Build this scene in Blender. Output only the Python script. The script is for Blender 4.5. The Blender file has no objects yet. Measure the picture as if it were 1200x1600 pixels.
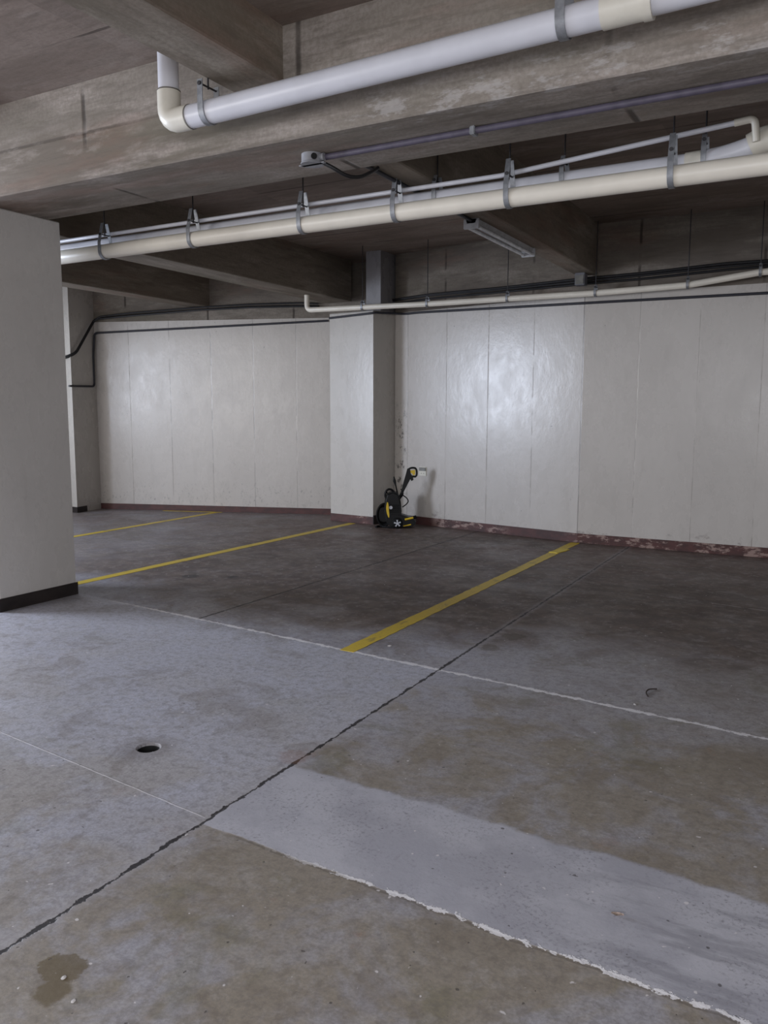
import bpy, bmesh, math, random
from mathutils import Vector, Matrix
random.seed(4)
PI = math.pi
sc = bpy.context.scene
C = bpy.context.collection

# ------------------------------------------------------------ camera
F, YAW, PITCH, ROLL = 1263.5, -0.5083, -0.12502, 0.00234
cd = bpy.data.cameras.new('camera'); cam = bpy.data.objects.new('camera', cd); C.objects.link(cam)
fw = Vector((math.sin(YAW)*math.cos(PITCH), math.cos(YAW)*math.cos(PITCH), math.sin(PITCH)))
rt = Vector((math.cos(YAW), -math.sin(YAW), 0)); up = rt.cross(fw)
r2 = rt*math.cos(ROLL)+up*math.sin(ROLL); u2 = -rt*math.sin(ROLL)+up*math.cos(ROLL)
M4 = Matrix((r2, u2, -fw)).transposed().to_4x4(); M4.translation = (0, 0, 1.5)
cam.matrix_world = M4
cd.sensor_fit = 'VERTICAL'; cd.sensor_height = 32.0; cd.lens = F/1600*32.0
cd.clip_start = .05
sc.camera = cam

# ------------------------------------------------------------ world and daylight
wd = bpy.data.worlds.new('world'); sc.world = wd; wd.use_nodes = True
wb = wd.node_tree.nodes['Background']; wb.inputs[0].default_value = (.72, .82, 1, 1); wb.inputs[1].default_value = .6
def area(name, loc, direction, sx, sy, power, col):
    l = bpy.data.lights.new(name, 'AREA'); l.shape = 'RECTANGLE'; l.size = sx; l.size_y = sy
    l.energy = power; l.color = col
    o = bpy.data.objects.new(name, l); C.objects.link(o); o.location = loc
    o.rotation_euler = Vector(direction).to_track_quat('-Z', 'Z').to_euler()
    return o
# daylight entering through the openings of the garage
area('daylight_left', (-10.25, 1.75, 2.05), (1, 0, -.35), 1.9, 2.3, 560, (.76, .84, 1))
area('daylight_left_rear', (-10.44, 6.3, 1.9), (1, 0, -.1), 1.9, 1.7, 42, (.80, .88, 1))
area('daylight_entrance', (-8.3, -2.98, 2.0), (0, 1, .05), 3.6, 2.3, 185, (1, .98, .97))
area('daylight_entrance_wide', (.6, -2.3, 2.05), (0, 1, -.8), 5.6, 2.2, 215, (.96, .96, 1))
sc.view_settings.view_transform = 'Standard'; sc.view_settings.look = 'None'
sc.view_settings.gamma = 1; sc.view_settings.use_curve_mapping = False
sc.view_settings.exposure = 0.0

# ------------------------------------------------------------ node helpers
def lin(c):
    return tuple(((v/255)/12.92 if v/255 <= .04045 else ((v/255+.055)/1.055)**2.4) for v in c)+(1,)
class G:
    """small builder for procedural materials"""
    def __init__(s, name):
        s.m = bpy.data.materials.new(name); s.m.use_nodes = True
        s.t = s.m.node_tree; s.b = s.t.nodes['Principled BSDF']
        tc = s.t.nodes.new('ShaderNodeTexCoord'); s.P = tc.outputs['Object']
        sp = s.t.nodes.new('ShaderNodeSeparateXYZ'); s.t.links.new(s.P, sp.inputs[0])
        s.x, s.y, s.z = sp.outputs
    def put(s, inp, v):
        if hasattr(v, 'is_linked'): s.t.links.new(v, inp)
        else: inp.default_value = v
    def f(s, op, a, b=0, c=0):
        n = s.t.nodes.new('ShaderNodeMath'); n.operation = op
        s.put(n.inputs[0], a); s.put(n.inputs[1], b); s.put(n.inputs[2], c); return n.outputs[0]
    def add(s, a, b): return s.f('ADD', a, b)
    def sub(s, a, b): return s.f('SUBTRACT', a, b)
    def mul(s, a, b): return s.f('MULTIPLY', a, b)
    def ramp(s, v, a, b, lo=0, hi=1):          # smooth step from a to b
        n = s.t.nodes.new('ShaderNodeMapRange'); n.interpolation_type = 'SMOOTHSTEP'
        s.put(n.inputs[0], v); s.put(n.inputs[1], a); s.put(n.inputs[2], b); s.put(n.inputs[3], lo); s.put(n.inputs[4], hi)
        return n.outputs[0]
    def noise(s, scale, detail=4, rough=.55, st=(1, 1, 1), off=0, dist=0):
        mp = s.t.nodes.new('ShaderNodeMapping'); s.t.links.new(s.P, mp.inputs[0])
        mp.inputs['Scale'].default_value = st; mp.inputs['Location'].default_value = (off, off*1.7, off*.6)
        n = s.t.nodes.new('ShaderNodeTexNoise'); s.t.links.new(mp.outputs[0], n.inputs['Vector'])
        n.inputs['Scale'].default_value = scale; n.inputs['Detail'].default_value = detail
        n.inputs['Roughness'].default_value = rough; n.inputs['Distortion'].default_value = dist
        return n.outputs['Fac']
    def mix(s, f, a, b, mode='MIX'):
        n = s.t.nodes.new('ShaderNodeMix'); n.data_type = 'RGBA'; n.blend_type = mode
        s.put(n.inputs[0], f); s.put(n.inputs[6], a); s.put(n.inputs[7], b); return n.outputs[2]
    def band(s, v, c, w, soft):                # 1 where |v-c| < w
        return s.ramp(s.f('ABSOLUTE', s.sub(v, c)), w, s.add(w, soft) if hasattr(w, 'is_linked') else w+soft, 1, 0)
    def bump(s, h, strength=.3, dist=.01):
        n = s.t.nodes.new('ShaderNodeBump'); n.inputs['Strength'].default_value = strength
        n.inputs['Distance'].default_value = dist; s.t.links.new(h, n.inputs['Height'])
        s.t.links.new(n.outputs[0], s.b.inputs['Normal'])
    def out(s, col, rough=.5, metal=0, spec=.5):
        s.put(s.b.inputs['Base Color'], col); s.put(s.b.inputs['Roughness'], rough)
        s.b.inputs['Metallic'].default_value = metal; s.b.inputs['Specular IOR Level'].default_value = spec
        return s.m
def simple(name, rgb, rough=.5, metal=0, var=.12, scale=14, spec=.5, bump=0):
    g = G(name); c = lin(rgb); d = tuple(v*(1-var*2) for v in c[:3])+(1,)
    n = g.noise(scale, 3)
    if bump: g.bump(g.noise(scale*4, 3), bump, .003)
    return g.out(g.mix(g.ramp(n, .35, .65), d, c), rough, metal, spec)

# ------------------------------------------------------------ materials
def concrete(name, a, b, st, bright=(150, 142, 135), seam=None, scuff=None, board=None, line=None):
    g = G(name)
    big = g.noise(1.1, 5, .6, st, 3, .4); mid = g.noise(3.2, 6, .65, st, 9, .3); fine = g.noise(45, 4, .6, (1, 1, 1), 2)
    streak = g.noise(9, 5, .6, tuple(v if v < 1 else v*2.2 for v in st), 5)
    c = g.mix(g.ramp(big, .36, .64), lin(a), lin(b))
    c = g.mix(g.mul(g.ramp(mid, .48, .66), .6), c, lin(bright))
    c = g.mix(g.mul(g.ramp(streak, .5, .32), .28), c, tuple(v*.55 for v in lin(a)[:3])+(1,))
    c = g.mix(g.mul(g.ramp(g.noise(1.7, 4, .6, st, 21), .55, .7), .35), c, lin((132, 98, 84)))
    c = g.mix(g.mul(g.ramp(g.noise(1.3, 4, .6, st, 31), .55, .75), .3), c, lin((98, 98, 74)))
    c = g.mix(g.mul(g.ramp(g.noise(14, 6, .7, st, 77), .5, .66), .35), c, tuple(v*.7 for v in lin(a)[:3])+(1,))
    c = g.mix(g.mul(g.ramp(fine, .4, .6), .3), c, lin(a))
    h = g.add(g.mul(streak, .5), g.mul(fine, .25))
    if seam:                                   # formwork board joints
        ax, per = seam
        v = {'x': g.x, 'y': g.y, 'z': g.z}[ax]
        fr = g.f('FRACT', g.add(g.mul(g.add(v, g.mul(g.sub(mid, .5), .02)), 1/per), 100.095))
        ln = g.mul(g.band(fr, .5, .012/per*.5, .012), g.ramp(g.noise(2.3, 3, .5, st, 40), .42, .56))
        c = g.mix(g.mul(ln, .7), c, lin((45, 38, 34))); h = g.sub(h, g.mul(ln, .8))
    if board:
        wn = g.t.nodes.new('ShaderNodeTexWhiteNoise'); wn.noise_dimensions = '1D'
        g.put(wn.inputs['W'], g.f('FLOOR', g.mul(g.add(g.y, g.mul(g.f('FLOOR', g.mul(g.x, 1/1.22)), .37)), 1/board)))
        c = g.mix(g.mul(wn.outputs['Value'], .45), c, tuple(v*.62 for v in lin(a)[:3])+(1,))
    if line:
        ll = g.mul(g.band(g.add(g.z, g.mul(g.sub(mid, .5), .02)), line, .003, .012), g.ramp(g.noise(1.5, 4, .6, st, 44), .4, .55))
        c = g.mix(g.mul(ll, .5), c, lin((60, 52, 46))); h = g.sub(h, g.mul(ll, .6))
    if scuff: 
        yy, zz = scuff
        e = g.mul(g.band(g.y, yy, .07, .05), g.band(g.z, zz, .09, .08))
        e = g.mul(e, g.mul(g.ramp(g.x, -2.6, -2.0), g.ramp(g.noise(16, 5, .7, (.35, 1, 1), 8), .5, .62)))
        c = g.mix(g.mul(e, .42), c, lin((190, 186, 184)))
        e2 = g.mul(g.ramp(g.x, -2.9, -3.2), g.mul(g.ramp(g.noise(7, 5, .7, (.3, 1, 1), 18), .52, .64), g.band(g.z, 3.1, .12, .1)))
        c = g.mix(g.mul(e2, .22), c, lin((186, 176, 168)))
    g.bump(h, .35, .01)
    return g.out(c, .85, 0, .25)
M = {}
CA, CB = (112, 103, 93), (146, 138, 129)
M['beam_x'] = concrete('concrete_beam_lengthwise', CA, CB, (.3, 1, 1.6), (178, 168, 160), ('x', 1.63), (3.74, 2.96), None, 3.22)
M['beam_y'] = concrete('concrete_beam_crosswise', (108, 98, 86), (132, 122, 110), (1, .3, 1.6), (158, 150, 138))
M['slab'] = concrete('concrete_slab', (124, 110, 100), (154, 140, 130), (.5, 1.3, 1), (160, 150, 142), ('y', .61), None, .305)
M['wall_concrete'] = concrete('concrete_wall_top', (102, 94, 86), (128, 120, 110), (.3, 1, 1.5), (148, 140, 130), ('x', 1.22))

def wall_paint(name, base, seams=True, stain=True):
    g = G(name)
    big = g.noise(.8, 4, .55, (1, 1, .6), 3); mid = g.noise(5, 5, .6, (1, 1, .35), 7); sp = g.noise(60, 3, .6, (1, 1, 1), 1)
    c = g.mix(g.ramp(big, .35, .65), lin(base), lin(tuple(v-7 for v in base)))
    c = g.mix(g.mul(g.ramp(mid, .55, .75), .3), c, lin(tuple(v-26 for v in base)))
    h = g.add(g.mul(g.noise(6, 4, .6, (1, 1, .5), 11), 1.1), g.mul(g.noise(24, 4, .6, (1, 1, .7), 12), .45))
    h = g.add(h, g.mul(sp, .12))
    rough = g.add(.17, g.mul(g.noise(6, 4, .6, (1, 1, .6), 13), .22))
    if seams:
        fr = g.f('FRACT', g.add(g.mul(g.add(g.x, 2.53), 1/.61), 100.5))
        ln = g.mul(g.band(fr, .5, .004, .008), g.ramp(g.noise(3, 3, .6, (1, 1, 1), 23), .38, .55))
        step = g.mul(g.ramp(fr, .49, .51), .5)
        wn = g.t.nodes.new('ShaderNodeTexWhiteNoise'); wn.noise_dimensions = '1D'
        g.put(wn.inputs['W'], g.f('FLOOR', g.add(g.mul(g.add(g.x, 2.53), 1/.61), 100.0)))
        c = g.mix(g.mul(wn.outputs['Value'], .09), c, lin(tuple(v-40 for v in base)))
        j = g.band(g.x, -2.53, .004, .004)
        c = g.mix(g.mul(ln, .5), c, lin((120, 112, 106)))
        c = g.mix(g.mul(j, .5), c, lin((105, 98, 92)))
        h = g.sub(g.add(h, step), g.add(g.mul(ln, .5), g.mul(j, .9)))
        pit = g.mul(g.ramp(g.noise(26, 2, .4, (1, 1, 1), 37), .73, .77), g.ramp(g.noise(2, 2, .5, (1, 1, 1), 41), .45, .6))
        c = g.mix(g.mul(pit, .6), c, lin((110, 106, 104)))
    if stain:                                   # mould in the corner and scuffs above the skirting
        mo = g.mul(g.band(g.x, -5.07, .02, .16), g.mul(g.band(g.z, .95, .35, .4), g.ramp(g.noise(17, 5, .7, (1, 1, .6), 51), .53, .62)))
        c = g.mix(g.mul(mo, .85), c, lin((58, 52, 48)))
        dr = g.mul(g.band(g.z, .12, .02, .1), g.ramp(g.noise(9, 5, .7, (.6, 1, 1), 61), .56, .68))
        dr = g.mul(dr, g.add(g.ramp(g.x, -2.8, -2.4), g.band(g.x, -4.35, .15, .15)))
        c = g.mix(g.mul(dr, .7), c, lin((128, 118, 114)))
        lo = g.mul(g.band(g.z, .25, .08, .15), g.mul(g.ramp(g.x, -6.1, -6.3), g.ramp(g.noise(30, 4, .7, (1, 1, .6), 71), .58, .66)))
        c = g.mix(g.mul(lo, .5), c, lin((110, 106, 104)))
    g.bump(h, .22, .008)
    return g.out(c, rough, 0, .5)
M['wall'] = wall_paint('white_gloss_wall_paint', (190, 184, 177))
M['pilaster'] = wall_paint('white_gloss_pilaster_paint', (190, 185, 178), False, False)
M['stub'] = wall_paint('dirty_grey_paint', (140, 138, 140), False, False)
M['column'] = wall_paint('white_column_paint', (206, 202, 197), False, False)

def skirting(name, rgb, peel):
    g = G(name)
    n = g.noise(6, 4, .6, (1, 1, 2), 3)
    c = g.mix(g.ramp(n, .35, .65), lin(rgb), lin(tuple(v*.75 for v in rgb)))
    if peel:
        region = g.add(g.ramp(g.x, -2.75, -2.4), g.band(g.x, -4.0, .35, .3))
        region = g.add(region, g.band(g.x, -5.45, .1, .12))
        p = g.mul(region, g.ramp(g.noise(10, 5, .7, (.5, 1, 1.2), 9), .5, .58))
        c = g.mix(g.mul(p, .75), c, lin((158, 134, 124)))
    g.bump(g.noise(20, 4), .3, .006)
    return g.out(c, .55)
M['skirt'] = skirting('red_brown_skirting_paint', (80, 42, 38), True)
M['skirt_dark'] = skirting('dark_brown_skirting_paint', (46, 38, 36), False)

def floor_material():
    g = G('garage_floor_concrete')
    n1 = g.noise(.55, 5, .6, (1, 1, 1), 3, .4); n2 = g.noise(1.9, 6, .62, (1, 1, 1), 11, .5)
    n3 = g.noise(6.5, 6, .65, (1, 1, 1), 17); fine = g.noise(90, 4, .65, (1, 1, 1), 2); mot = g.noise(26, 5, .7, (1, 1, 1), 5)
    grey, tan, blue = lin((160, 157, 160)), lin((142, 131, 112)), lin((172, 173, 186))
    c = g.mix(g.mul(g.ramp(n1, .36, .56), g.ramp(g.x, -1.2, -2.4, .25, 1)), grey, blue)
    t = g.ramp(g.add(g.mul(n2, .75), g.mul(n3, .25)), .45, .6)
    t = g.mul(t, g.ramp(g.y, 3.6, 2.6, .35, 1))            # tan laitance on the drive lane
    t = g.f('MAXIMUM', t, g.mul(g.ramp(g.noise(2.4, 5, .62, (1, 1, 1), 221, .5), .40, .56), g.mul(g.ramp(g.x, -2.2, -1.8), g.ramp(g.y, 4.0, 3.7))))
    c = g.mix(g.mul(t, .8), c, tan)
    ol = g.ramp(g.noise(2.6, 5, .65, (1, 1, 1), 29, .5), .56, .68)
    c = g.mix(g.mul(ol, .4), c, lin((112, 108, 76)))
    ru = g.ramp(g.noise(4.5, 5, .7, (1, 1, 1), 43, .3), .62, .74)
    c = g.mix(g.mul(ru, .35), c, lin((146, 104, 78)))
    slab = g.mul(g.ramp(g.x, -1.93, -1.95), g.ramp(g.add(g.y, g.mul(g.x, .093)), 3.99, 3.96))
    c = g.mix(g.mul(slab, g.ramp(g.y, 1.6, 2.6, .12, .5)), c, lin((200, 202, 214)))  # paler left slab, its tone also carrying the daylight pool
    # bays: brown tyre dirt with column shade put into its colour, and red dust behind the kerb line
    bl = g.sub(g.add(g.y, g.mul(g.x, .09)), g.ramp(g.x, -2.7, -1.5, 0, .6))  # onset follows the column's shadow edge on the left
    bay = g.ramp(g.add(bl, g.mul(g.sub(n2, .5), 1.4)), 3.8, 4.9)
    dirt_shade = g.mix(g.ramp(n3, .4, .62), lin((70, 49, 41)), lin((104, 86, 75)))
    c = g.mix(g.mul(g.mul(bay, .92), g.ramp(g.x, -7.4, -5.6, .55, 1)), c, dirt_shade)  # weaker at far left, daylight past the column put into the tone
    red = g.mul(g.ramp(g.y, 6.6, 8.6), g.ramp(g.noise(1.4, 4, .6, (1, 1, 1), 53), .35, .6))
    c = g.mix(g.mul(red, .5), c, lin((104, 72, 64)))
    lightp = g.mul(g.ramp(g.noise(1.6, 5, .65, (.7, 1.6, 1), 63, .4), .54, .7), g.ramp(g.y, 4.2, 4.6))
    c = g.mix(g.mul(lightp, .38), c, lin((140, 134, 130)))
    blk = g.mul(g.ramp(g.noise(1.1, 5, .7, (.5, 2.2, 1), 73, .3), .6, .72), g.ramp(g.y, 4.2, 5.0))
    c = g.mix(g.mul(blk, .55), c, lin((58, 52, 52)))
    c = g.mix(g.mul(g.ramp(mot, .44, .64), .34), c, lin((92, 86, 82)))
    c = g.mix(g.mul(g.ramp(g.noise(13, 6, .72, (1, 1, 1), 207), .5, .64), .3), c, lin((178, 174, 172)))
    c = g.mix(g.mul(g.ramp(g.noise(3.1, 6, .7, (1, 1, 1), 211, .6), .5, .62), .3), c, lin((110, 98, 84)))
    c = g.mix(g.mul(g.ramp(fine, .38, .62), .3), c, lin((108, 104, 100)))
    # sweeping trowel marks
    # newer screed patch right of the joint
    wob = g.mul(g.sub(g.noise(7, 5, .6, (1, 1, 1), 81), .5), .10)
    wob2 = g.mul(g.sub(g.noise(38, 4, .7, (1, 1, 1), 83), .5), .02)
    lo = g.add(g.add(2.03, g.mul(g.x, -.045)), g.mul(wob, .35))
    hi = g.add(g.add(2.60, g.mul(g.x, -.045)), wob)
    pm = g.mul(g.ramp(g.sub(g.y, lo), -.004, .006), g.ramp(g.sub(hi, g.add(g.y, wob2)), -.012, .02))
    pm = g.mul(pm, g.ramp(g.add(g.x, g.mul(wob2, 1.5)), -1.945, -1.93))
    pc = g.mix(g.ramp(g.noise(3.2, 5, .6, (1, 1, 1), 91), .38, .62), lin((182, 182, 190)), lin((164, 164, 173)))
    pc = g.mix(g.mul(g.ramp(g.noise(6, 5, .65, (.4, 1.8, 1), 93), .5, .66), g.mul(g.ramp(g.x, -.9, -.3), .55)), pc, lin((124, 124, 132)))
    pc = g.mix(g.mul(g.ramp(g.noise(70, 4, .75, (1, 1, 1), 95), .50, .66), g.ramp(g.noise(4, 5, .7, (1, 1, 1), 96), .42, .62, .08, .65)), pc, lin((108, 106, 112)))
    c = g.mix(g.mul(pm, .92), c, pc)
    # main expansion joint, dark and ragged
    j = g.noise(5, 5, .75, (1, 1, 1), 101)
    jx = g.add(g.add(g.x, g.mul(g.sub(j, .5), .03)), g.mul(g.sub(g.noise(32, 4, .75, (1, 1, 1), 109), .5), .026))
    jw = g.add(.001, g.mul(g.ramp(g.noise(13, 4, .7, (1, 1, 1), 103), .38, .66), .010))
    crack = g.ramp(g.f('ABSOLUTE', g.add(jx, 1.94)), jw, g.add(jw, .004), 1, 0)
    shoulder = g.band(jx, -1.94, .018, .03)
    # secondary joint at x=-3.9 in the bays
    j2 = g.mul(g.band(g.add(jx, g.mul(g.sub(g.y, 4.3), -.022)), -3.95, .007, .008), g.ramp(g.y, 4.32, 4.36))
    j2 = g.mul(j2, g.ramp(g.noise(2.2, 4, .6, (1, 1, 1), 107), .30, .42))
    # pale filled joints across
    wn = g.add(g.mul(g.sub(g.noise(14, 5, .75, (1, 1, 1), 111), .5), .03), g.mul(g.sub(g.noise(60, 4, .8, (1, 1, 1), 112), .5), .014))
    g1 = g.add(g.sub(g.y, g.add(3.965, g.mul(g.x, -.093))), wn)
    w1 = g.add(.002, g.mul(g.ramp(g.noise(18, 4, .7, (1, 1, 1), 113), .38, .62), .017))
    gr1 = g.mul(g.ramp(g.f('ABSOLUTE', g1), w1, g.add(w1, .006), 1, 0), g.ramp(g.x, -5.2, -4.2))
    g2 = g.add(g.sub(g.y, lo), g.mul(wn, .6))
    w2 = g.add(-.002, g.mul(g.ramp(g.noise(15, 4, .75, (1, 1, 1), 117), .42, .62), .017))
    gr2 = g.mul(g.ramp(g.f('ABSOLUTE', g2), w2, g.add(w2, .004), 1, 0), g.ramp(g.x, -1.75, -1.1))
    g3 = g.add(g.sub(g.y, g.add(1.95, g.mul(g.x, -.105))), g.mul(wn, .3))
    gr3 = g.mul(g.mul(g.band(g3, 0, .001, .005), g.ramp(g.x, -1.94, -1.99)), .55)
    g4 = g.add(g.sub(g.y, g.add(6.57, g.mul(g.x, -.17))), wn)
    gr4 = g.mul(g.mul(g.band(g4, 0, .002, .012), g.mul(g.ramp(g.x, -1.6, -1.2), g.ramp(n3, .42, .55))), .4)
    edge2 = g.mul(g.mul(g.band(g2, -.012, .002, .006), g.ramp(g.x, -1.9, -1.7)), .5)
    white = g.f('MAXIMUM', g.f('MAXIMUM', gr1, gr2), g.f('MAXIMUM', gr3, gr4))
    c = g.mix(g.mul(shoulder, .2), c, lin((172, 170, 176)))
    c = g.mix(edge2, c, lin((92, 84, 76)))
    c = g.mix(g.mul(white, .85), c, lin((228, 226, 228)))
    c = g.mix(g.mul(j2, .95), c, lin((40, 34, 34)))
    c = g.mix(g.mul(crack, .95), c, lin((34, 30, 32)))
    # damp brown spot and darker sunken ring at the drain
    def disc(cx, cy, r, soft, wb):
        dx = g.sub(g.x, cx); dy = g.sub(g.y, cy)
        d = g.f('SQRT', g.add(g.mul(dx, dx), g.mul(dy, dy)))
        return g.ramp(g.add(d, g.mul(g.sub(g.noise(11, 4, .7, (1, 1, 1), cx*7), .5), wb)), r, r+soft, 1, 0)
    s = g.f('MAXIMUM', disc(-1.735, 1.345, .062, .008, .09), disc(-1.69, 1.265, .04, .02, .08))
    c = g.mix(g.mul(s, .72), c, lin((94, 80, 50)))
    c = g.mix(g.mul(disc(-1.80, 5.02, .07, .02, .2), .6), c, lin((78, 68, 54)))
    c = g.mix(g.mul(disc(-1.84, 4.70, .05, .02, .2), .5), c, lin((84, 74, 60)))
    c = g.mix(g.mul(disc(-5.05, 5.45, .06, .03, .1), .7), c, lin((36, 34, 36)))
    c = g.mix(g.mul(disc(-4.70, 5.62, .035, .03, .1), .7), c, lin((36, 34, 36)))
    c = g.mix(g.mul(disc(-1.98, 2.75, .04, .05, .2), .3), c, lin((128, 84, 52)))
    dd = disc(-2.60, 2.51, .06, .13, .06)
    c = g.mix(g.mul(dd, .4), c, lin((104, 98, 98)))
    # pits and pale chips in the surface
    pit = g.ramp(g.noise(42, 2, .3, (1, 1, 1), 131), .755, .78)
    chip = g.ramp(g.noise(37, 2, .3, (1, 1, 1), 141), .755, .785)
    c = g.mix(g.mul(pit, .7), c, lin((70, 64, 62))); c = g.mix(g.mul(chip, .75), c, lin((214, 210, 210)))
    h = g.add(g.mul(mot, .25), g.add(g.mul(fine, .1), g.mul(n3, .5)))
    h = g.sub(h, g.mul(crack, 2.2)); h = g.sub(h, g.mul(pit, .5)); h = g.sub(h, g.mul(j2, .8))
    h = g.add(h, g.mul(white, g.add(.3, g.mul(mot, 1.4)))); h = g.add(h, g.mul(pm, .35))
    h = g.sub(h, g.mul(dd, 1.0))
    g.bump(h, .35, .008)
    rg = g.add(g.ramp(n2, .35, .65, .40, .55), g.mul(mot, .14))
    rg = g.add(rg, g.mul(pm, .12))
    return g.out(c, rg, 0, .5)
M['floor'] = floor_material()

def yellow_paint(name, rgb, worn):
    g = G(name)
    w = g.ramp(g.noise(6, 6, .7, (2, .8, 1), 3), .58-worn, .72-worn)
    w2 = g.ramp(g.noise(40, 5, .7, (1, 1, 1), 7), .55, .68)
    c = g.mix(g.mul(w, .7), lin(rgb), lin((132, 114, 66)))
    c = g.mix(g.mul(w2, .35), c, lin((120, 108, 80)))
    g.bump(g.noise(60, 3), .2, .003)
    return g.out(c, .5)
M['yellow'] = yellow_paint('worn_yellow_line_paint', (206, 178, 50), .04)
M['yellow_fresh'] = yellow_paint('bright_yellow_tape', (222, 196, 40), -.1)
M['pvc'] = simple('white_pvc', (206, 206, 212), .32, 0, .03, 5)
M['pvc_cream'] = simple('cream_pvc', (228, 221, 207), .34, 0, .04, 4)
M['pvc_joint'] = simple('ivory_pvc_fitting', (212, 207, 194), .35, 0, .04, 9)
M['glue'] = simple('joint_line_grey', (120, 116, 108), .6)  # grey of the thin rings at the pipe joints
M['steel'] = simple('galvanised_steel', (150, 152, 156), .45, .55, .12, 30)
M['rod'] = simple('dark_threaded_rod', (62, 60, 62), .55, .4)
M['conduit'] = simple('violet_grey_conduit', (84, 78, 92), .5)
M['conduit_dark'] = simple('dark_conduit', (40, 40, 48), .5)
M['cable'] = simple('black_cable', (26, 25, 27), .5)
M['boxgrey'] = simple('grey_plastic_box', (146, 146, 150), .5)
M['hole'] = simple('black_hole', (10, 10, 10), .8)
M['tube'] = simple('unlit_fluorescent_tube', (216, 218, 222), .25)
M['enamel'] = simple('white_enamel_housing', (176, 176, 178), .4)
M['black_plastic'] = simple('black_plastic', (9, 9, 10), .45, 0, .1, 10, .3)
M['rubber'] = simple('black_rubber', (7, 7, 8), .65, 0, .1, 10, .25)
M['yellow_plastic'] = simple('yellow_plastic', (226, 190, 40), .4, 0, .05)
M['silver'] = simple('silver_plastic', (196, 198, 204), .35, .3, .05)
M['outlet'] = simple('ivory_outlet_plastic', (216, 212, 198), .4, 0, .03)
M['outlet_grey'] = simple('grey_outlet_flap', (120, 118, 112), .4)
M['leaf'] = simple('dry_leaf', (226, 206, 192), .8, 0, .2, 60)
M['twig'] = simple('dark_twig', (58, 46, 40), .8)
M['chip'] = simple('pale_plaster_chip', (206, 202, 200), .85, 0, .1, 60)

# ------------------------------------------------------------ mesh helpers
def obj(name, bm, m, parent=None, smooth=None):
    bmesh.ops.recalc_face_normals(bm, faces=bm.faces)
    me = bpy.data.meshes.new(name); bm.to_mesh(me); bm.free()
    o = bpy.data.objects.new(name, me); C.objects.link(o)
    me.materials.append(M[m] if isinstance(m, str) else m)
    if smooth:
        for p in me.polygons: p.use_smooth = True
        me.set_sharp_from_angle(angle=math.radians(smooth))
    if parent: o.parent = parent
    return o
def thing(name, label, cat, loc=(0, 0, 0), rz=0, group=None):
    o = bpy.data.objects.new(name, None); C.objects.link(o); o.empty_display_size = .1
    o.location = loc; o.rotation_euler = (0, 0, rz); tag(o, label, cat, group); return o
def tag(o, label, cat, group=None):
    o['label'] = label; o['category'] = cat
    if group: o['group'] = group
    return o
def struct(o, label=None):
    o['kind'] = 'structure'
    if label: o['label'] = label
    return o
def box(bm, a, b, bev=0, seg=2):
    r = bmesh.ops.create_cube(bm, size=1)
    s = Vector(b)-Vector(a); c = (Vector(a)+Vector(b))/2
    for v in r['verts']: v.co = Vector((v.co.x*s.x, v.co.y*s.y, v.co.z*s.z))+c
    if bev:
        es = list({e for v in r['verts'] for e in v.link_edges})
        bmesh.ops.bevel(bm, geom=es, offset=bev, segments=seg, affect='EDGES')
    return bm
def prism(bm, pts, z0, z1):                    # vertical prism over a plan polygon
    lo = [bm.verts.new((x, y, z0)) for x, y in pts]; hi = [bm.verts.new((x, y, z1)) for x, y in pts]
    bm.faces.new(lo[::-1]); bm.faces.new(hi)
    n = len(pts)
    for i in range(n): bm.faces.new((lo[i], lo[(i+1) % n], hi[(i+1) % n], hi[i]))
    return bm
def extrude(bm, prof, axis, t0, t1):           # outline given in the plane across an axis
    def P(u, v, t): return {'x': (t, u, v), 'y': (u, t, v), 'z': (u, v, t)}[axis]
    a = [bm.verts.new(P(u, v, t0)) for u, v in prof]; b = [bm.verts.new(P(u, v, t1)) for u, v in prof]
    bm.faces.new(a); bm.faces.new(b[::-1]); n = len(prof)
    for i in range(n): bm.faces.new((a[i], a[(i+1) % n], b[(i+1) % n], b[i]))
    return bm
def fillet(pts, r, n=6):
    pts = [Vector(p) for p in pts]; out = [pts[0]]
    for i in range(1, len(pts)-1):
        p = pts[i]; a = pts[i-1]-p; b = pts[i+1]-p
        rr = min(r, a.length*.48, b.length*.48)
        s = p+a.normalized()*rr; e = p+b.normalized()*rr
        for k in range(n+1):
            t = k/n; out.append(s*(1-t)**2+p*2*t*(1-t)+e*t*t)
    out.append(pts[-1]); return out
def sweep(bm, pts, r, seg=14, caps=True):
    pts = [Vector(p) for p in pts]; rings = []
    t = (pts[1]-pts[0]).normalized(); ref = Vector((0, 0, 1)) if abs(t.z) < .9 else Vector((0, 1, 0))
    u = t.cross(ref).normalized()
    for i, p in enumerate(pts):
        if i == 0: d = pts[1]-pts[0]
        elif i == len(pts)-1: d = pts[-1]-pts[-2]
        else: d = (pts[i+1]-p).normalized()+(p-pts[i-1]).normalized()
        d.normalize(); u = (u-d*u.dot(d)).normalized(); v = d.cross(u)
        rad = r[i] if isinstance(r, (list, tuple)) else r
        rings.append([bm.verts.new(p+(u*math.cos(2*PI*k/seg)+v*math.sin(2*PI*k/seg))*rad) for k in range(seg)])
    for a, b in zip(rings, rings[1:]):
        for k in range(seg): bm.faces.new((a[k], a[(k+1) % seg], b[(k+1) % seg], b[k]))
    if caps: bm.faces.new(rings[0][::-1]); bm.faces.new(rings[-1])
    return bm
def tube(name, pts, r, m, parent=None, seg=16, fil=0):
    if fil: pts = fillet(pts, fil)
    return obj(name, sweep(bmesh.new(), pts, r, seg), m, parent, 40)
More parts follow.
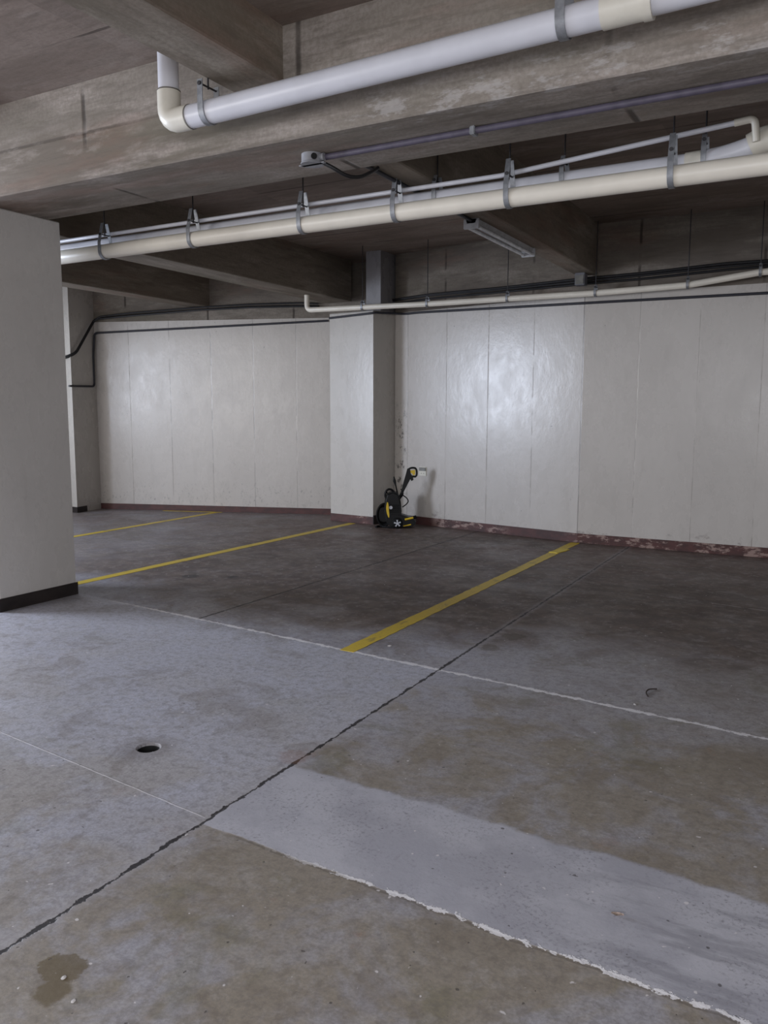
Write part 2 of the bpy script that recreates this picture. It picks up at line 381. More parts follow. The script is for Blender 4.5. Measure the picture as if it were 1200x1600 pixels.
def ring(name, p, d, r, w, m, parent, seg=24):
    p = Vector(p); d = Vector(d).normalized()
    return obj(name, sweep(bmesh.new(), [p-d*w/2, p+d*w/2], r, seg), m, parent, 40)
def dup(root, loc, label, group=None):
    r = root.copy(); C.objects.link(r); r.location = loc; r['label'] = label
    if group: r['group'] = group
    for ch in list(root.children):
        c = ch.copy(); C.objects.link(c); c.parent = r
        for gch in ch.children:
            d = gch.copy(); C.objects.link(d); d.parent = c
    return r

# ------------------------------------------------------------ setting
SLAB, SOF, BIG = 3.52, 2.98, 2.94
X0, X1, Y0 = -10.5, 5.0, -3.05
WR = [(-5.18, 9.59), (-2.53, 9.10), (X1, 9.10)]          # back wall, right-hand bays
WL = [(-10.7, 8.62), (-9.77, 8.62), (-6.33, 9.78), (-5.2, 9.9)]
# floor with a real drain hole
def make_floor():
    bm = bmesh.new()
    hx, hy, n = -2.603, 2.511, 32
    c = [bm.verts.new((hx+math.cos(2*PI*k/n)*.050*(1+.02*math.sin(3*k)), hy+math.sin(2*PI*k/n)*.050*(1+.02*math.cos(2*k)), -.004)) for k in range(n)]
    o2 = [bm.verts.new((hx+math.cos(2*PI*k/n)*.056, hy+math.sin(2*PI*k/n)*.056, 0)) for k in range(n)]
    R = 1.0
    def sq(a):
        x, y = math.cos(a), math.sin(a); s = R/max(abs(x), abs(y)); return (hx+x*s, hy+y*s, 0)
    o3 = [bm.verts.new(sq(2*PI*k/n)) for k in range(n)]
    lo = [bm.verts.new((v.co.x, v.co.y, -.6)) for v in c]
    for k in range(n):
        q = (k+1) % n
        bm.faces.new((c[k], c[q], o2[q], o2[k])); bm.faces.new((o2[k], o2[q], o3[q], o3[k])); bm.faces.new((c[q], c[k], lo[k], lo[q]))
    bm.faces.new(lo)
    def quad(a, b, x, y): bm.faces.new([bm.verts.new(p) for p in ((a, b, 0), (x, b, 0), (x, y, 0), (a, y, 0))])
    quad(X0-.2, Y0-.2, hx-R, 10.4); quad(hx+R, Y0-.2, X1+.2, 10.4)
    quad(hx-R, Y0-.2, hx+R, hy-R); quad(hx-R, hy+R, hx+R, 10.4)
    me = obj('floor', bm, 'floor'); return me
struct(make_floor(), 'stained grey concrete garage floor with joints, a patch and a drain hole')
struct(obj('ceiling', box(bmesh.new(), (X0-.2, Y0-.2, SLAB), (X1+.2, 10.6, SLAB+.2)), 'slab'), 'bare brown-grey concrete ceiling slab')

t = thing('floor_drain', 'round open drain hole in the floor left of the long joint', 'drain', (-2.603, 2.511, 0))
bm = bmesh.new(); n = 28; rows = []
for rr, z in ((.0485, -.012), (.0475, -.5), (.044, -.5), (.044, -.012)):
    rows.append([bm.verts.new((math.cos(2*PI*k/n)*rr, math.sin(2*PI*k/n)*rr, z)) for k in range(n)])
rows.append(rows[0])
for a, b in zip(rows, rows[1:]):
    for k in range(n): bm.faces.new((a[k], a[(k+1) % n], b[(k+1) % n], b[k]))
obj('drain_dark_liner', bm, 'hole', t, 40)  # black liner added to put the hole's inner shade into colour
PT = 2.79                                                # painted height of the walls
def wall_strip(name, line, z0, z1, m, back=.3, label=None):
    pts = list(line)+[(line[-1][0], line[-1][1]+back), (line[0][0], line[0][1]+back)]
    return struct(obj(name, prism(bmesh.new(), pts, z0, z1), m), label)
wall_strip('wall_back', WR, 0, 2.77, 'wall', .5, 'long white glossy painted back wall of the right-hand bays')
wall_strip('wall_back_left', WL[:3]+[(-5.9, 9.85)], 0, PT, 'wall', .4, 'white glossy wall of the left bay beyond the pilaster')
wall_strip('wall_back_upper', WR, 2.77, SLAB, 'wall_concrete', .5, 'bare concrete above the white right-hand wall')
wall_strip('wall_back_left_upper', WL, PT, SLAB, 'wall_concrete', .4, 'bare concrete above the white left-bay wall')
# walls with the daylight openings, out of frame
def wall_open(name, axis, pos, lo, hi, opens, t):
    bm = bmesh.new(); c = lo
    def B(a, b, za, zb):
        if b-a < .01 or zb-za < .01: return
        box(bm, (pos, a, za) if axis == 'x' else (a, pos, za), (pos+t, b, zb) if axis == 'x' else (b, pos+t, zb))
    for a, b, z0, z1 in opens: B(c, a, 0, SLAB); B(a, b, 0, z0); B(a, b, z1, SLAB); c = b
    B(c, hi, 0, SLAB)
    return struct(obj(name, bm, 'column'))
wall_open('wall_left', 'x', X0-.15, Y0-.2, 8.7, [(.9, 2.8, .9, 3.06), (5.35, 7.25, 1.05, 2.75)], .2)
wall_open('wall_front', 'y', Y0-.15, X0, X1, [(-10.1, -6.5, .85, 3.15), (-2.1, 4.2, .35, 2.95)], .15)
wall_open('wall_right', 'x', X1, Y0-.2, 9.6, [], .15)

# pilasters, column, beams
pil = [(-6.0, 9.27), (-5.29, 9.20), (-5.18, 9.62), (-5.18, 9.95), (-6.0, 9.95)]
struct(obj('pilaster', prism(bmesh.new(), pil, 0, 2.77), 'pilaster'), 'white painted pilaster between the two white walls')
struct(obj('pilaster', prism(bmesh.new(), [(-10.5, 8.08), (-9.64, 8.08), (-9.77, 8.70), (-10.5, 8.7)], 0, SLAB), 'pilaster'), 'narrow white pilaster at the far left end of the wall')
struct(obj('pilaster', box(bmesh.new(), (-5.42, 9.24, 2.77), (-5.205, 9.8, SLAB)), 'stub'), 'bare grey stub of column above the white pilaster')
struct(obj('column', box(bmesh.new(), (-6.05, 3.75, 0), (-5.36, 4.45, BIG), .008, 1), 'column'), 'large white painted column at the left edge')
def beam(a, b, m, label): return struct(obj('ceiling_beam', box(bmesh.new(), a, b, .008, 1), m), label)
beam((X0, 3.73, BIG), (X1, 4.36, SLAB+.02), 'beam_x', 'big bare concrete beam crossing the whole picture')
beam((-3.03, Y0, 3.24), (-2.70, 3.75, SLAB+.02), 'beam_y', 'concrete cross beam nearest the camera, top left')
beam((-6.33, 4.3, SOF), (-5.92, 9.7, SLAB+.02), 'beam_y', 'concrete cross beam ending on the white pilaster')
beam((-2.62, 4.3, SOF), (-2.40, 9.3, SLAB+.02), 'beam_y', 'concrete cross beam carrying the fluorescent lamp')
beam((-8.32, 4.3, SOF), (-8.02, 9.5, SLAB+.02), 'beam_y', 'concrete cross beam in the far left bay')
beam((-6.05, Y0, 3.24), (-5.65, 3.75, SLAB+.02), 'beam_y', None)
beam((.7, Y0, 3.24), (1.05, 3.75, SLAB+.02), 'beam_y', None)
beam((.9, 4.3, SOF), (1.2, 9.3, SLAB+.02), 'beam_y', None)

# skirtings
def skirt(name, line, h, m, t=.006, label=None, off=(0, -1)):
    a = list(line); n = []
    pts = a+[(x+off[0]*t, y+off[1]*t) for x, y in reversed(a)]
    return struct(obj(name, prism(bmesh.new(), pts, 0, h), m), label)
skirt('baseboard_back', WR, .105, 'skirt', .008, 'peeling red-brown painted skirting along the right-hand wall')
skirt('baseboard_back_left', WL[1:3], .085, 'skirt', .008, 'red-brown painted skirting along the left bay wall')
skirt('baseboard_pilaster', [(-6.0, 9.27), (-5.29, 9.20)], .1, 'skirt', .008, 'chipped red-brown skirting across the pilaster front')
skirt('baseboard_pilaster_side', [(-5.29, 9.194), (-5.18, 9.59)], .12, 'skirt_dark', .008, 'dark skirting on the side of the pilaster', (1, 0))
skirt('baseboard_far_pilaster', [(-9.64, 8.072), (-9.77, 8.62)], .085, 'skirt_dark', .008, 'dark skirting on the far left pilaster', (1, 0))
skirt('baseboard_far_pilaster_front', [(-10.5, 8.08), (-9.64, 8.08)], .085, 'skirt_dark', .008)
skirt('baseboard_column', [(-5.36, 3.742), (-5.36, 4.458)], .1, 'skirt_dark', .008, 'dark brown skirting on the big column', (1, 0))
skirt('baseboard_column_front', [(-6.05, 3.75), (-5.36, 3.75)], .1, 'skirt_dark', .008)

# ------------------------------------------------------------ yellow bay lines
def strip(name, a, b, w, m, lift=.002, parent=None, rag=.004):
    a = Vector(a); b = Vector(b); d = (b-a).normalized(); nrm = Vector((-d.y, d.x)); n = max(6, int((b-a).length/.05))
    bm = bmesh.new(); top = []; bot = []
    for i in range(n+1):
        p = a.lerp(b, i/n)
        l = p+nrm*(w/2+random.uniform(-rag, rag)); r = p-nrm*(w/2+random.uniform(-rag, rag))
        top.append((bm.verts.new((l.x, l.y, lift)), bm.verts.new((r.x, r.y, lift))))
        bot.append((bm.verts.new((l.x, l.y, .0)), bm.verts.new((r.x, r.y, .0))))
    for i in range(n):
        bm.faces.new((top[i][0], top[i+1][0], top[i+1][1], top[i][1]))
        bm.faces.new((top[i][0], bot[i][0], bot[i+1][0], top[i+1][0])); bm.faces.new((top[i][1], top[i+1][1], bot[i+1][1], bot[i][1]))
    bm.faces.new((top[0][0], top[0][1], bot[0][1], bot[0][0])); bm.faces.new((top[-1][0], bot[-1][0], bot[-1][1], top[-1][1]))
    return obj(name, bm, m, parent)
t = thing('parking_line', 'wide worn yellow bay line in the middle of the floor, with a torn tape end', 'parking line', (-2.57, 6.6, 0))
o = strip('painted_stripe', (-2.60+2.57, 4.19-6.6), (-2.535+2.57, 9.06-6.6), .105, 'yellow', parent=t)
o = strip('tape_patch', (-2.555+2.57, 8.28-6.6), (-2.50+2.57, 8.56-6.6), .10, 'yellow_fresh', .006, t, .008); o['label'] = 'brighter yellow torn tape piece'
o = strip('painted_stripe', (-5.70, 4.3), (-5.585, 9.16), .105, 'yellow', rag=.002); o.name = 'parking_line'
tag(o, 'long yellow bay line running from behind the big column to the pilaster', 'parking line')
o = strip('parking_line', (-7.84, 6.0), (-7.93, 9.15), .09, 'yellow', rag=.003)
tag(o, 'faded yellow bay line farthest away, in the left bay', 'parking line')
o = strip('parking_line', (-8.75, 8.90), (-7.86, 9.19), .05, 'yellow', rag=.006)
tag(o, 'short faint yellow stripe along the foot of the left bay wall', 'parking line')

# ------------------------------------------------------------ large white pipe at the top
t = thing('drain_pipe', 'large white plastic pipe with an elbow, hung in front of the big beam', 'pipe', (-3.3, 3.5, 3.07))
def L(p): return tuple(a-b for a, b in zip(p, (-3.3, 3.5, 3.07)))
pr = .060
tube('pipe_run', [L((-3.17, 3.5, 3.067)), L((-.74, 3.47, 3.095))], pr, 'pvc', t, 28)
tube('pipe_run', [L((-.74, 3.47, 3.095)), L((2.2, 3.43, 3.13))], pr*.94, 'pvc', t, 28)
tube('riser', [L((-3.3, 3.5, 3.19)), L((-3.3, 3.5, 3.52))], pr*.94, 'pvc', t, 28)
e = tube('elbow', [L((-3.3, 3.5, 3.22)), L((-3.3, 3.5, 3.066)), L((-3.15, 3.5, 3.067))], pr*1.05, 'pvc_joint', t, 28, .12); e['label'] = 'ivory elbow fitting'
ring('joint_line', L((-3.145, 3.5, 3.067)), (1, 0, 0), pr*1.06, .006, 'glue', t)
ring('joint_line', L((-3.3, 3.5, 3.225)), (0, 0, 1), pr*1.06, .004, 'glue', t)
k = tube('coupling', [L((-.93, 3.472, 3.093)), L((-.76, 3.47, 3.095))], pr*1.1, 'pvc_joint', t, 28); k['label'] = 'ivory coupling sleeve'
ring('coupling_lip', L((-.75, 3.47, 3.095)), (1, 0, 0), pr*1.18, .035, 'pvc_joint', t)

# hangers: flat steel U strap round a pipe, cross bolt and threaded rod; origin at the pipe centre
def strap_mesh(r, top, close, w=.032, th=.004):
    path = []
    path.append((-close, top)); path.append((-r-.004, r*.6+.03 if top > .12 else r*.9))
    for k in range(13):
        a = PI+PI*k/12; path.append((math.cos(a)*(r+.003), math.sin(a)*(r+.003)))
    path.append((r+.004, r*.6+.03 if top > .12 else r*.9)); path.append((close, top))
    bm = bmesh.new(); rows = []
    for i, (y, z) in enumerate(path):
        a = Vector(path[max(0, i-1)]); b = Vector(path[min(len(path)-1, i+1)]); d = (b-a).normalized(); n = Vector((d.y, -d.x))
        q = Vector((y, z))+n*th
        rows.append([bm.verts.new((-w/2, y, z)), bm.verts.new((w/2, y, z)), bm.verts.new((w/2, q.x, q.y)), bm.verts.new((-w/2, q.x, q.y))])
    for a, b in zip(rows, rows[1:]):
        for k in range(4): bm.faces.new((a[k], a[(k+1) % 4], b[(k+1) % 4], b[k]))
    bm.faces.new(rows[0]); bm.faces.new(rows[-1][::-1])
    return bm
def hanger(r, top, close, rod_to, label, loc, group, bolt=.6, w=.032):
    h = thing('pipe_hanger', label, 'pipe hanger', loc, 0, group)
    obj('strap', strap_mesh(r, top, close, w), 'steel', h, 30)
    bz = r+(top-r)*bolt; by = r+(close-r)*bolt*.8+.012
    b = tube('bolt', [(0, -by, bz), (0, by, bz)], .005, 'rod', h, 8)
    for s in (-1, 1): ring('nut', (0, s*(by-.003), bz), (0, 1, 0), .011, .008, 'rod', b, 6)
    tube('threaded_rod', [(0, 0, bz-.01), (0, 0, rod_to-loc[2])], .005, 'rod', h, 8)
    return h
hanger(pr, .145, .062, 3.24, 'bright steel hanger on the large top pipe beside its ivory elbow', (-3.02, 3.498, 3.07), 'hangers of the large top pipe', .75, .036)
hanger(pr, .2, .05, SLAB, 'steel hanger on the large top pipe near the upper edge, mid-picture right', (-1.09, 3.475, 3.09), 'hangers of the large top pipe', .75, .04)

# ------------------------------------------------------------ cream pipe, white pipe behind it, thin pipe above
t = thing('cream_pipe', 'long cream plastic pipe, frontmost of the bundle behind the big beam', 'pipe', (-5, 4.8, 2.79))
cr = .056
tube('pipe_run', [(-9, 0, -.05), (.7, 0, -.016), (4.55, 0, -.017), (9.8, 0, -.02)], cr, 'pvc_cream', t, 28)
t = thing('white_pipe', 'white plastic pipe with stepped fittings, behind the long cream pipe', 'pipe', (-5, 5.0, 2.885))
tube('pipe_run', [(-9, 0, -.03), (4.18, 0, 0)], .054, 'pvc', t, 28)
k = tube('coupling', [(4.16, 0, 0), (4.27, 0, .003)], .059, 'pvc_joint', t, 28); k['label'] = 'ivory coupling sleeve'
tube('pipe_bend', [(4.25, 0, .002), (4.40, -.005, .015), (4.60, -.03, .06)], .056, 'pvc', t, 28, .1)
k = tube('tee_fitting', [(4.50, -.02, .035), (4.56, -.03, .06), (5.4, -.04, .09)], .072, 'pvc_joint', t, 28, .05); k['label'] = 'fat ivory fitting'
t = thing('thin_pipe', 'thin white plastic pipe running above the cream pipe, with a small elbow', 'pipe', (-5, 4.87, 2.93))
tube('pipe_run', [(-9, 0, -.04), (-.7, 0, -.012), (3.1, 0, 0), (4.5, 0, .10)], .0145, 'pvc', t, 16)
tube('elbow', [(4.42, 0, .094), (4.52, 0, .102), (4.53, .02, -.01)], .019, 'pvc_joint', t, 16, .03)
G1 = 'hangers of the cream pipe'
hl = ['steel hanger on the cream pipe, nearest the big white column',
      'second steel hanger on the cream pipe from the white column',
      'third steel hanger on the cream pipe from the white column, below the round box',
      'fourth steel hanger on the cream pipe from the white column, left of the lamp',
      'fifth steel hanger on the cream pipe from the white column, right of the lamp end',
      'steel hanger on the cream pipe nearest the right edge, beside the white fittings']
hx = [(-5.26, 2.768), (-4.32, 2.773), (-3.32, 2.774), (-2.585, 2.774), (-1.815, 2.774), (-.876, 2.773)]
h0 = hanger(cr, .22, .02, SLAB, hl[0], (hx[0][0], 4.8, hx[0][1]), G1, .45)
for (x, z), l in zip(hx[1:], hl[1:]):
    dup(h0, (x, 4.8, z), l)
h1 = hanger(.055, .135, .03, SLAB, 'small steel hanger on the white pipe behind, above the beam with the lamp', (-2.39, 5.0, 2.886), 'hangers of the white pipe', .6, .028)
dup(h1, (-1.54, 5.0, 2.886), 'small steel hanger on the white pipe behind, middle of the right half')
dup(h1, (-.74, 5.0, 2.887), 'small steel hanger on the white pipe behind, next to its ivory coupling')

# ------------------------------------------------------------ conduit and round box under the big beam
t = thing('beam_conduit', 'violet-grey conduit fixed under the big beam, running off to the right', 'conduit', (-2.66, 4.02, 2.921))
tube('conduit', [(.03, 0, 0), (7.6, 0, 0)], .017, 'conduit', t, 14)
cl = obj('clamp', box(bmesh.new(), (.925, -.024, -.022), (.955, .03, .019), .004), 'steel', t); cl['label'] = 'bright metal clip'
t = thing('junction_box', 'round grey junction box under the big beam with an open hole and drooping cable', 'junction box', (-2.70, 4.0, BIG))
bm = bmesh.new(); sweep(bm, [(0, 0, 0), (0, 0, -.045), (0, 0, -.052)], [.062, .062, .054], 24); obj('body', bm, 'boxgrey', t, 40)
bm = bmesh.new(); sweep(bm, [(0, 0, -.05), (0, 0, -.056)], .067, 24); box(bm, (-.085, -.012, -.056), (.085, .012, -.05)); obj('cover', bm, 'boxgrey', t, 40)
ring('knockout_hole', (.042, -.046, -.026), (.67, -.74, 0), .017, .012, 'hole', t)
ring('cable_gland', (.066, 0, -.022), (1, 0, 0), .021, .03, 'boxgrey', t)
tube('drooping_cable', [(.055, .02, -.045), (.11, .05, -.075), (.155, .12, -.11), (.19, .21, -.10), (.215, .30, -.05), (.22, .37, -.01)], .011, 'cable', t, 10, .06)
M['boxdark'] = simple('dull_grey_box', (112, 112, 118), .55)

# ------------------------------------------------------------ fluorescent lamp and its conduit
t = thing('lamp_conduit', 'dark conduit under the cross beam, feeding the fluorescent lamp', 'conduit', (-2.585, 4.36, SOF-.014))
tube('conduit', [(0, 0, 0), (.0, 1.66, 0)], .013, 'conduit_dark', t, 12)
t = thing('fluorescent_lamp', 'unlit twin-tube fluorescent lamp under the concrete cross beam', 'ceiling lamp', (-2.585, 6.02, SOF))
obj('housing', extrude(bmesh.new(), [(-.045, 0), (.045, 0), (.035, -.035), (-.035, -.035)], 'y', 0, 1.35), 'enamel', t)
for y in (.0, 1.33): obj('lampholder', box(bmesh.new(), (-.065, y, -.075), (.065, y+.022, 0), .004), 'enamel', t)
for x in (-.042, .042): tube('tube', [(x, .022, -.055), (x, 1.33, -.055)], .014, 'tube', t, 16)
t = thing('socket_box', 'small square grey box under the end of the lamp beam', 'junction box', (-2.53, 9.0, 2.895))
obj('body', box(bmesh.new(), (-.055, -.13, -.045), (.055, -.02, .085), .006), 'boxdark', t)
obj('cover', box(bmesh.new(), (-.045, -.136, -.036), (.045, -.128, .06), .003), 'outlet_grey', t)

# ------------------------------------------------------------ pale pipe along the wall top, its clamps
t = thing('wall_pipe', 'narrow cream pipe bending along the top of the white back wall', 'pipe', (-6.08, 8.9, 2.79))
tube('pipe_run', [(-.03, 0, .20), (-.03, 0, .0), (1.68, 0, -.027), (3.72, 0, -.033), (4.68, 0, -.016)], .033, 'pvc_cream', t, 20, .07)
tube('pipe_run', [(4.66, 0, -.016), (5.34, 0, .06), (10.8, 0, .10)], .033, 'pvc_cream', t, 20, .03)
wl = ['small clip on the narrow wall-top pipe, above the pilaster', 'small clip on the wall-top pipe, above the pressure washer',
      'small clip and rod on the wall-top pipe, between pilaster and lamp beam', 'bright clip on the wall-top pipe, beside the square grey box',
      'dark clip at the bend of the wall-top pipe', 'clip on the raised stretch of the wall-top pipe at the right edge']
wx = [(-5.27, 2.775), (-4.37, 2.763), (-3.36, 2.759), (-2.36, 2.757), (-1.42, 2.772), (-.75, 2.848)]
h2 = hanger(.034, .085, .012, SLAB, wl[0], (wx[0][0], 8.9, wx[0][1]), 'clips of the wall-top pipe', .5, .025)
for (x, z), l in zip(wx[1:], wl[1:]): dup(h2, (x, 8.9, z), l)

# ------------------------------------------------------------ conduits and cables on the walls
def wy(x):                                    # wall face depth at x
    if x > -2.53: return 9.10
    if x > -5.18: return 9.10+(-2.53-x)*(.49/2.65)
    return None
t = thing('wall_conduit', 'dark conduit line along the top of the right-hand white wall', 'conduit', (-2.53, 9.08, 2.68))
def W(pts): return [(x+2.53, y-9.08, z-2.68) for x, y, z in pts]
tube('conduit', W([(-5.99, 9.245, 2.715), (-5.30, 9.175, 2.735), (-5.265, 9.185, 2.742), (-5.0, 9.53, 2.745), (-4.8, 9.497, 2.748), (-2.53, 9.078, 2.682), (X1, 9.078, 2.63)]), .014, 'conduit_dark', t, 10, .06)
t = thing('wall_conduit', 'dark conduit line with two bends in the left bay, ending at the pilaster', 'conduit', (-9.6, 8.7, 2.62))
def W2(pts): return [(x+9.6, y-8.7, z-2.62) for x, y, z in pts]
tube('conduit', W2([(-9.60, 8.0, 1.835), (-9.735, 8.57, 1.845), (-9.735, 8.575, 2.3), (-9.72, 8.60, 2.63), (-9.6, 8.655, 2.635), (-6.34, 9.76, 2.748)]), .015, 'conduit_dark', t, 10, .05)
t = thing('cable_bundle', 'sagging black cable bundle across the concrete above the left bay wall', 'cable', (-9.6, 8.5, 2.8))
def W3(pts): return [(x+9.6, y-8.5, z-2.8) for x, y, z in pts]
base = [(-10.0, 8.05, 2.22), (-9.68, 8.05, 2.24), (-9.60, 8.15, 2.30), (-9.69, 8.58, 2.80), (-9.62, 8.63, 2.84), (-9.13, 8.80, 2.885), (-8.7, 8.95, 2.905), (-8.15, 9.13, 2.935), (-7.4, 9.38, 2.965), (-6.73, 9.61, 2.965), (-6.45, 9.69, 2.95)]
for k, dz in enumerate((0, .028, -.012)):
    tube('cable', W3([(x, y-.012*k, z+dz*(1 if 3 < i else .4)+random.uniform(-.006, .006)) for i, (x, y, z) in enumerate(base)]), .012, 'cable', t, 8, .08)
t = thing('cable_bundle', 'black cable bundle behind the narrow wall-top pipe', 'cable', (-2.5, 9.0, 2.86))
b2 = [(-5.18, 9.54, 2.89), (-4.6, 9.44, 2.905), (-3.6, 9.25, 2.895), (-2.53, 9.055, 2.885), (-1.9, 9.06, 2.90), (-1.1, 9.06, 2.925), (-.4, 9.06, 2.93), (2, 9.06, 2.95)]
for k, dz in enumerate((0, .03, .05)):
    tube('cable', [(x+2.5, y-9.0-.01*k, z-2.86+dz+random.uniform(-.008, .008)) for x, y, z in b2], .013, 'cable', t, 8, .1)

# ------------------------------------------------------------ socket on the wall
t = thing('wall_outlet', 'small power outlet low on the white wall behind the washer gun', 'power outlet', (-4.71, 9.505, .705))
t.rotation_euler = (0, 0, -math.atan2(.49, 2.65))
obj('back_plate', box(bmesh.new(), (-.06, -.012, -.055), (.06, .006, .06), .004), 'outlet', t)
k = obj('flap', box(bmesh.new(), (-.052, -.022, .008), (.052, -.010, .054), .003), 'outlet_grey', t); k['label'] = 'grey flap'
for x in (-.02, .02): ring('pin_hole', (x, -.0125, -.024), (0, 1, 0), .005, .003, 'hole', t, 10)

# ------------------------------------------------------------ pressure washer (local x to the right of the picture, y away)
PW = thing('pressure_washer', 'black pressure washer with yellow trim and spray gun, in the corner by the pilaster', 'pressure washer', (-4.93, 9.13, 0), .5083)
def P(bm): return bm
# low chassis / body lying to the right
bm = bmesh.new()
extrude(bm, [(-.08, .03), (.0, .015), (.22, .015), (.27, .05), (.275, .09), (.20, .135), (.10, .17), (-.06, .19), (-.10, .12)], 'y', -.10, .10)
bmesh.ops.bevel(bm, geom=list(bm.edges), offset=.012, segments=2, affect='EDGES'); obj('chassis', bm, 'black_plastic', PW, 40)
# upright motor housing
bm = bmesh.new()
extrude(bm, [(-.12, .06), (.08, .06), (.09, .22), (.075, .36), (.05, .44), (-.02, .47), (-.10, .44), (-.125, .36), (-.14, .22)], 'y', -.08, .10)
bmesh.ops.bevel(bm, geom=list(bm.edges), offset=.02, segments=3, affect='EDGES'); hs = obj('housing', bm, 'black_plastic', PW, 40)
for k in range(5): obj('cooling_rib', box(bmesh.new(), (-.06, -.088, .20+k*.022), (.06, -.078, .21+k*.022), .002), 'rubber', hs)
# yellow crescent and silver badge
bm = bmesh.new(); arc = []
for k in range(9): a = -1+2*k/8; arc.append((-.108+.020*(a*a)+.010*a, .235-.098*a))
for k in range(9): a = 1-2*k/8; arc.append((-.074+.012*(a*a)+.008*a-.016*abs(a)**3, .235-.098*a))
extrude(bm, arc, 'y', -.108, -.078); k = obj('trim_crescent', bm, 'yellow_plastic', PW, 40); k['label'] = 'yellow curved trim'
k = ring('badge', (-.05, -.088, .265), (0, 1, 0), .022, .014, 'silver', PW)
# wheels with spoked hubs
def wheel(y, s):
    bm = bmesh.new(); sweep(bm, [(.035, y-.022, .068), (.035, y-.016, .068), (.035, y+.016, .068), (.035, y+.022, .068)], [.058, .067, .067, .058], 28)
    w = obj('wheel', bm, 'rubber', PW, 40)
    hb = bmesh.new(); yy = y+s*.024
    for q in range(5):
        a = 2*PI*q/5+.4; c, d = math.cos(a), math.sin(a)
        pts = [(.035+c*.006-d*.006, .068+d*.006+c*.006), (.035+c*.045-d*.010, .068+d*.045+c*.010), (.035+c*.045+d*.010, .068+d*.045-c*.010), (.035+c*.006+d*.006, .068+d*.006-c*.006)]
        extrude(hb, pts, 'y', yy-.004, yy+.004)
    sweep(hb, [(.035, yy-.006, .068), (.035, yy+.006, .068)], .013, 16)
    h = obj('hub', hb, 'silver', w); h['label'] = 'silver spoked hub'
wheel(-.125, -1); wheel(.125, 1)
# yellow bars on the low body
k = tube('yellow_bar', [(.13, -.106, .112), (.20, -.108, .128), (.245, -.106, .138)], .014, 'yellow_plastic', PW, 10); k['label'] = 'yellow bar'
k = tube('yellow_bar', [(.11, -.106, .028), (.21, -.106, .048)], .009, 'yellow_plastic', PW, 10); k['label'] = 'yellow bar'
bm = bmesh.new(); sweep(bm, [(.235, -.11, .14), (.275, -.10, .145)], .022, 12); obj('end_cap', bm, 'black_plastic', PW, 40)
# coiled hose hanging on the left side
cl = thing if False else None
bm = bmesh.new()
for c in range(5):
    pts = []; R = .125-.012*c; yy = -.05+.028*c
    for k in range(33):
        a = 2*PI*k/32; pts.append((-.135+math.cos(a)*R*.72, yy+.01*math.sin(a*2+c), .165+math.sin(a)*R*1.15))
    sweep(bm, pts, .0135, 8, False)
obj('hose_coil', bm, 'rubber', PW, 40)
bm = bmesh.new(); sweep(bm, [(-.135, -.02, .165), (-.135, .06, .165)], .095, 24); obj('hose_drum', bm, 'black_plastic', PW, 40)
bm = bmesh.new()
sweep(bm, fillet([(-.24, -.09, .014), (-.20, .0, .014), (-.10, -.11, .014), (.0, -.13, .014)], .06), .013, 8); obj('loose_hose', bm, 'rubber', PW, 40)
# loops at the top: carry handle ring and crank wheel
pts = [(-.065+math.cos(2*PI*k/24)*.058, -.03, .425+math.sin(2*PI*k/24)*.07) for k in range(25)]
bm = bmesh.new(); sweep(bm, pts, .014, 8, False)
for a in (.5, 2.6, 4.7): sweep(bm, [(-.065, -.03, .425), (-.065+math.cos(a)*.055, -.03, .425+math.sin(a)*.065)], .009, 6)
obj('carry_handle', bm, 'black_plastic', PW, 40)
# gun with trigger guard
gun = obj('spray_gun', extrude(bmesh.new(), [(.075, .44), (.105, .44), (.20, .625), (.215, .60), (.24, .615), (.235, .655), (.205, .70), (.195, .76), (.16, .755), (.135, .66)], 'y', -.03, .012), 'black_plastic', PW)
bm = bmesh.new(); sweep(bm, fillet([(.165, -.01, .745), (.215, -.01, .772), (.275, -.01, .765), (.285, -.01, .70), (.275, -.01, .655), (.215, -.01, .66)], .03), .013, 10)
obj('grip_guard', bm, 'black_plastic', gun, 40)
bm = bmesh.new(); extrude(bm, [(.185, .735), (.262, .742), (.262, .685), (.235, .672), (.225, .70), (.190, .705)], 'y', -.028, .010)
k = obj('trigger_plate', bm, 'yellow_plastic', gun); k['label'] = 'yellow inner grip'
tube('barrel', [(.055, .0, .36), (.10, -.01, .46)], .018, 'black_plastic', gun, 10)
# second lance, black
bm = bmesh.new(); sweep(bm, [(.045, .0, .40), (.012, .0, .55), (-.004, .0, .60), (-.012, .0, .655)], [.009, .010, .020, .008], 10)
obj('lance', bm, 'black_plastic', PW, 40)
# cable loop at the right
pts = [(.10+math.sin(PI*k/14)*.075, .0, .42-.16*k/14) for k in range(15)]
obj('power_cable', sweep(bmesh.new(), pts, .007, 8), 'rubber', PW, 40)
pts = [(.075+math.sin(PI*k/14)*.035, -.03, .50-.12*k/14) for k in range(15)]
obj('power_cable', sweep(bmesh.new(), pts, .006, 8), 'rubber', PW, 40)

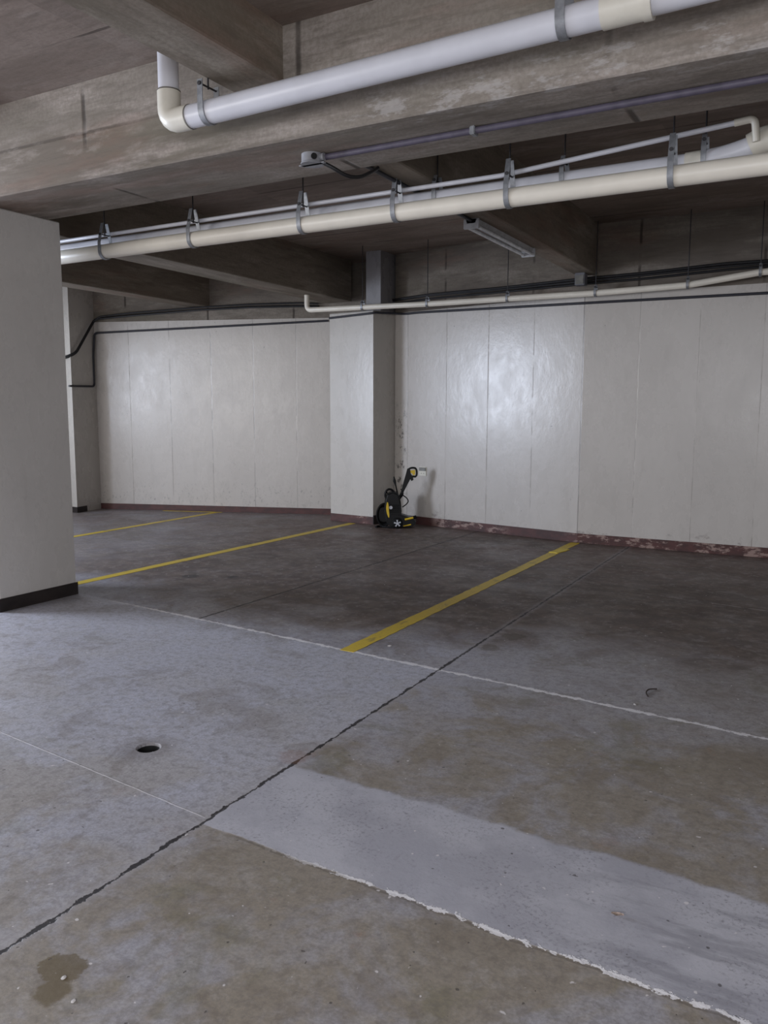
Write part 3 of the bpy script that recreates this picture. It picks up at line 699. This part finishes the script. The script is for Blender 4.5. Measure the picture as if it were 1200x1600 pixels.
# ------------------------------------------------------------ litter on the floor
def chunk(name, loc, s, m, label, cat, group=None, flat=.35):
    bm = bmesh.new(); bmesh.ops.create_icosphere(bm, subdivisions=2, radius=1)
    for v in bm.verts: v.co = Vector((v.co.x*s*random.uniform(.75, 1.2), v.co.y*s*.7*random.uniform(.7, 1.2), max(-.3, v.co.z)*s*flat*random.uniform(.8, 1.2)))
    mz = min(v.co.z for v in bm.verts)
    for v in bm.verts: v.co.z -= mz
    o = obj(name, bm, m); o.location = loc; o.rotation_euler = (0, 0, random.uniform(0, 3)); tag(o, label, cat, group); return o
bm = bmesh.new(); n = 7; prev = None
for i in range(n+1):
    u = i/n; w = .010*math.sin(PI*(.08+.88*u)); x = (u-.5)*.036; z = .002+.006*abs(u-.4)
    row = [bm.verts.new((x, -w, z+.005)), bm.verts.new((x, 0, z)), bm.verts.new((x, w, z+.004))]
    if prev:
        for k in range(2): bm.faces.new((prev[k], row[k], row[k+1], prev[k+1]))
    prev = row
bmesh.ops.solidify(bm, geom=list(bm.faces), thickness=.001)
o = obj('dry_leaf', bm, 'leaf'); o.location = (-.482, 2.306, .001); o.rotation_euler = (0, 0, .2); tag(o, 'small pale dry leaf lying on the light grey screed patch', 'leaf')
o = tube('twig', [(-.035, -.075, .004), (-.03, -.02, .006), (.0, .025, .009), (.05, .04, .004)], .0035, 'twig', None, 8, .03)
o.rotation_euler = (0, 0, .508); o.location = (-.79, 4.36, 0); tag(o, 'thin curved dark twig on the floor at right, beyond the pale joint', 'twig')
chunk('plaster_chip', (-1.705, 1.316, 0), .009, 'chip', 'pale chip lying in the damp brown spot, bottom left', 'chip')
chunk('plaster_chip', (-.82, 4.13, 0), .010, 'chip', 'pale chip just beyond the white joint at right', 'chip')
chunk('plaster_chip', (-2.42, 4.42, 0), .014, 'chip', 'white chip beside the near end of the wide yellow line', 'chip')
chunk('plaster_chip', (-1.612, 1.27, 0), .008, 'chip', 'pale chip just right of the damp brown spot', 'chip')
chunk('plaster_chip', (-.64, 1.63, 0), .006, 'chip', 'tiny pale chip on the tan concrete below the screed patch', 'chip')
chunk('plaster_chip', (-5.12, 8.85, 0), .010, 'chip', 'pale speck on the floor left of the pressure washer', 'chip')
